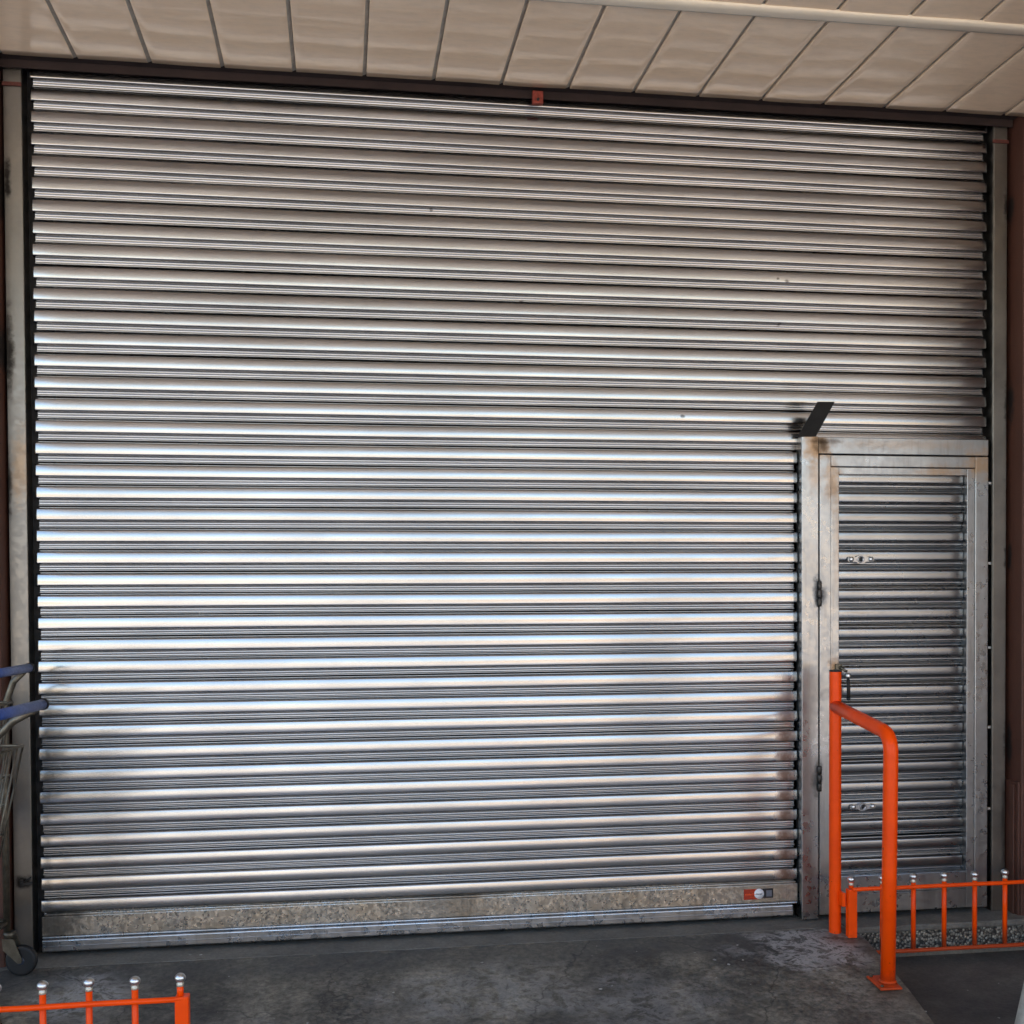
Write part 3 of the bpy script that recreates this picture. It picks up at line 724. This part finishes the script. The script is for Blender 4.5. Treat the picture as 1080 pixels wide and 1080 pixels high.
# ------------------------------------------------------------------ shopping carts
def make_cart(label, lx=0.0):
    """local frame: handle along Y (far end y=0 to near end y=-0.5) at x=0; the basket runs towards -X; ground at z=0"""
    c = thing('shopping_cart', label, 'shopping cart', (0, 0, 0), 'shopping carts parked at the left')
    H = 1.145
    bm = B(); add_tube(bm, [(0, .0, H), (0, -.25, H), (0, -.5, H)], .0165, 18)
    hd = obj('handle', bm, M['blue'], c)
    for y in (.004, -.504):
        bm = B(); add_lathe(bm, [(.0001, -.010), (.014, -.010), (.0185, -.005), (.0185, .006), (.014, .010), (.0001, .010)], (0, y, H), 'Y', 18); obj('end_cap', bm, M['rubber'], hd)
    bm = B()
    for y in (-.02, -.48):
        add_tube(bm, [(-.012, y, H-.012), (-.05+lx*.4, y, H-.05), (-.078+lx, y, H-.13), (-.086+lx, y, .62), (-.085+lx, y, .16)], .0125, 12)
        add_tube(bm, [(-.088+lx, y, .20), (-.45, y, .22), (-.85, y, .20), (-.88, y, .13)], .0125, 12)
    for x, z in ((-.088+lx, .20), (-.85, .20)): add_tube(bm, [(x, -.02, z), (x, -.48, z)], .010, 10)
    for y in [-.06 - .06*i for i in range(7)]: add_tube(bm, [(-.09, y, .215), (-.84, y, .225)], .003, 6)
    obj('frame', bm, M['wire'], c)
    bm = B()
    def loop(z, ins, xb, xf, r):
        y0, y1 = -.03-ins, -.47+ins
        add_tube(bm, [(xb, y0, z), (xf, y0-.04, z), (xf, y1+.04, z), (xb, y1, z), (xb, y0, z)], r, 8, cap=False)
    lv_ = [(1.02, .0, -.050, -.90, .005), (.93, .012, -.085, -.87, .0035), (.84, .02, -.095, -.84, .0035), (.75, .03, -.105, -.81, .0035), (.66, .04, -.115, -.78, .0035), (.575, .05, -.13, -.75, .005)]
    for a in lv_: loop(*a)
    top, bot = lv_[0], lv_[-1]
    for i in range(22):
        u = i/21
        for s in (0, 1):
            yt = (-.03-top[1]-.04*u) if s == 0 else (-.47+top[1]+.04*u); yb = (-.03-bot[1]-.04*u) if s == 0 else (-.47+bot[1]+.04*u)
            xt = top[2]+(top[3]-top[2])*u; xb = bot[2]+(bot[3]-bot[2])*u
            add_tube(bm, [(xt, yt, top[0]), (xb, yb, bot[0])], .0033, 6)
    for i in range(12):
        u = i/11
        yt = -.03 - .44*u; yb = -.08 - .34*u
        add_tube(bm, [(top[2], yt, top[0]), (bot[2], yb, bot[0])], .0033, 6)
        add_tube(bm, [(top[3], -.07-.36*u, top[0]), (bot[3], -.12-.26*u, bot[0])], .0033, 6)
        add_tube(bm, [(bot[2], yb, bot[0]), (bot[3], -.12-.26*u, bot[0])], .0033, 6)
    obj('basket', bm, M['wire'], c)
    for x, y in ((-.075+lx, -.02), (-.075+lx, -.48), (-.86, -.05), (-.86, -.45)):
        bm = B()
        add_lathe(bm, [(.0001, .165), (.022, .165), (.024, .155), (.020, .148), (.020, .138), (.0001, .138)], (x, y, 0), 'Z', 16)
        for s in (-1, 1):
            poly = [(x-.022, .142), (x+.020, .142), (x+.036, .10), (x+.052, .062), (x+.046, .050), (x+.034, .050), (x+.012, .072), (x-.018, .10)]
            add_prism(bm, poly, y+s*.019-.0018, y+s*.019+.0018)
        add_tube(bm, [(x+.042, y-.024, .0575), (x+.042, y+.024, .0575)], .007, 10)
        cs = obj('caster', bm, M['wire'], c)
        w = (x+.042, y, .0575)
        bm = B(); add_lathe(bm, [(.008, -.015), (.014, -.015), (.016, -.006), (.030, -.005), (.033, -.012), (.040, -.0125), (.040, .0125), (.033, .012), (.030, .005), (.016, .006), (.014, .015), (.008, .015)], w, 'Y', 28); obj('wheel', bm, M['hub'], cs)
        bm = B()
        pr = [(.040, -.0135), (.049, -.0150), (.0545, -.0125), (.0572, -.006), (.0575, 0), (.0572, .006), (.0545, .0125), (.049, .0150), (.040, .0135)]
        add_lathe(bm, pr, w, 'Y', 36); obj('tyre', bm, M['rubber'], cs)
    return c
def place(c, loc, rz, tiltx=0):
    c.location = loc; c.rotation_euler = (tiltx, 0, R(rz))
cartA = make_cart('rusty wire shopping cart nearest the shutter guide, its black caster wheel in view')
cartB = make_cart('wire shopping cart with the lower and nearer blue handle', -.085)
place(cartA, (.022, -.205, .046), -5)
place(cartB, (.246, -.92, ramp_z(-1.1) + .004), -8)

# ------------------------------------------------------------------ leaning pale pole at the right edge
pl_top = Vector((3.215, -2.10, 1.9)); pl_bot = Vector((2.735, -2.098, low_z(-2.1)))
dirp = (pl_top-pl_bot).normalized()
bm = B()
add_tube(bm, [pl_bot + (pl_top-pl_bot)*i/20 + Vector((.0016*noise.noise(Vector((i, 0, 0))), 0, 0)) for i in range(21)], .045, 28)
po = obj('pole', bm, M['pole']); po['label'] = 'pale weathered leaning pole cut off by the lower right corner'; po['category'] = 'pole'

# ------------------------------------------------------------------ sunlit houses across the street (seen only in the metal's reflections)
def house(x0, x1, h, mat, label, nw):
    t = thing('street_house', label, 'house', ((x0+x1)/2, -26, 0), 'houses across the street')
    bm = B(); add_box(bm, x0, x1, -33, -26, -.2, h, .02, 1); obj('wall', bm, mat, t)
    bm = B(); add_box(bm, x0-.25, x1+.25, -33.3, -25.7, h+.002, h+.25, .02, 1); obj('roof', bm, M['facade3'], t)
    for k in range(nw):
        xc = x0 + (x1-x0)*(k+.5)/nw
        for z0 in ([.9, 3.7] if h > 5 else [.9]):
            bm = B(); add_box(bm, xc-.62, xc+.62, -26.0, -25.93, z0-.06, z0+1.56, .01, 1); f = obj('window_frame', bm, M['trim'], t)
            bm = B(); add_box(bm, xc-.54, xc+.54, -25.929, -25.92, z0+.02, z0+1.48); obj('pane', bm, M['glass'], f)
house(-22, -8, 3.6, M['facade'], 'low cream house across the street with four windows', 4)
house(-7.6, 3.5, 4.2, M['facade2'], 'pale grey house across the street facing the shutter', 3)
house(4.5, 15, 3.4, M['facade3'], 'low ochre house across the street with three windows', 3)
house(16, 30, 5.6, M['facade'], 'two storey cream house across the street on the right', 4)

# ------------------------------------------------------------------ camera
cd = bpy.data.cameras.new('camera'); cam = bpy.data.objects.new('camera', cd); COL.objects.link(cam)
r_ = Vector((0.98903835, -0.14756891, -0.00515288)); u_ = Vector((0.00800445, 0.01873636, 0.99979242)); f_ = Vector((0.14744173, 0.98887429, -0.01971218))
m = Matrix.Identity(4)
for i in range(3): m[i][0] = r_[i]; m[i][1] = u_[i]; m[i][2] = -f_[i]
m.translation = (1.17704863, -4.66640027, 1.46244233)
cam.matrix_world = m
cd.sensor_width = 36; cd.lens = 1202.7052/1080*36; cd.shift_y = (648.5894-540)/1080
cd.clip_start = .05; cd.clip_end = 3000
sc.camera = cam

# ------------------------------------------------------------------ daylight
SUN_EL, SUN_AZ = 53, 12            # sun behind the shop, a little to the right
wd = bpy.data.worlds.new('World'); sc.world = wd; wd.use_nodes = True
nt = wd.node_tree; bg = nt.nodes['Background']
sky = nt.nodes.new('ShaderNodeTexSky'); sky.sky_type = 'NISHITA'; sky.sun_disc = False
sky.sun_elevation = R(SUN_EL); sky.sun_rotation = R(SUN_AZ); sky.dust_density = 1.0; sky.air_density = 1.15; sky.ozone_density = 1.0
nt.links.new(sky.outputs[0], bg.inputs['Color']); bg.inputs['Strength'].default_value = .12
sd = bpy.data.lights.new('sun', 'SUN'); sd.energy = 5.0; sd.angle = R(.5); sd.color = (1, .85, .66)
so = bpy.data.objects.new('sun', sd); COL.objects.link(so); so.location = (5, 20, 30)
sv = Vector((math.sin(R(SUN_AZ))*math.cos(R(SUN_EL)), math.cos(R(SUN_AZ))*math.cos(R(SUN_EL)), math.sin(R(SUN_EL))))
so.rotation_euler = (-sv).to_track_quat('-Z', 'Y').to_euler()

sc.view_settings.view_transform = 'Standard'; sc.view_settings.look = 'None'; sc.view_settings.gamma = 1
sc.view_settings.exposure = 2.12
sc.cycles.max_bounces = 8; sc.cycles.glossy_bounces = 6; sc.cycles.diffuse_bounces = 4
sc.cycles.caustics_reflective = True
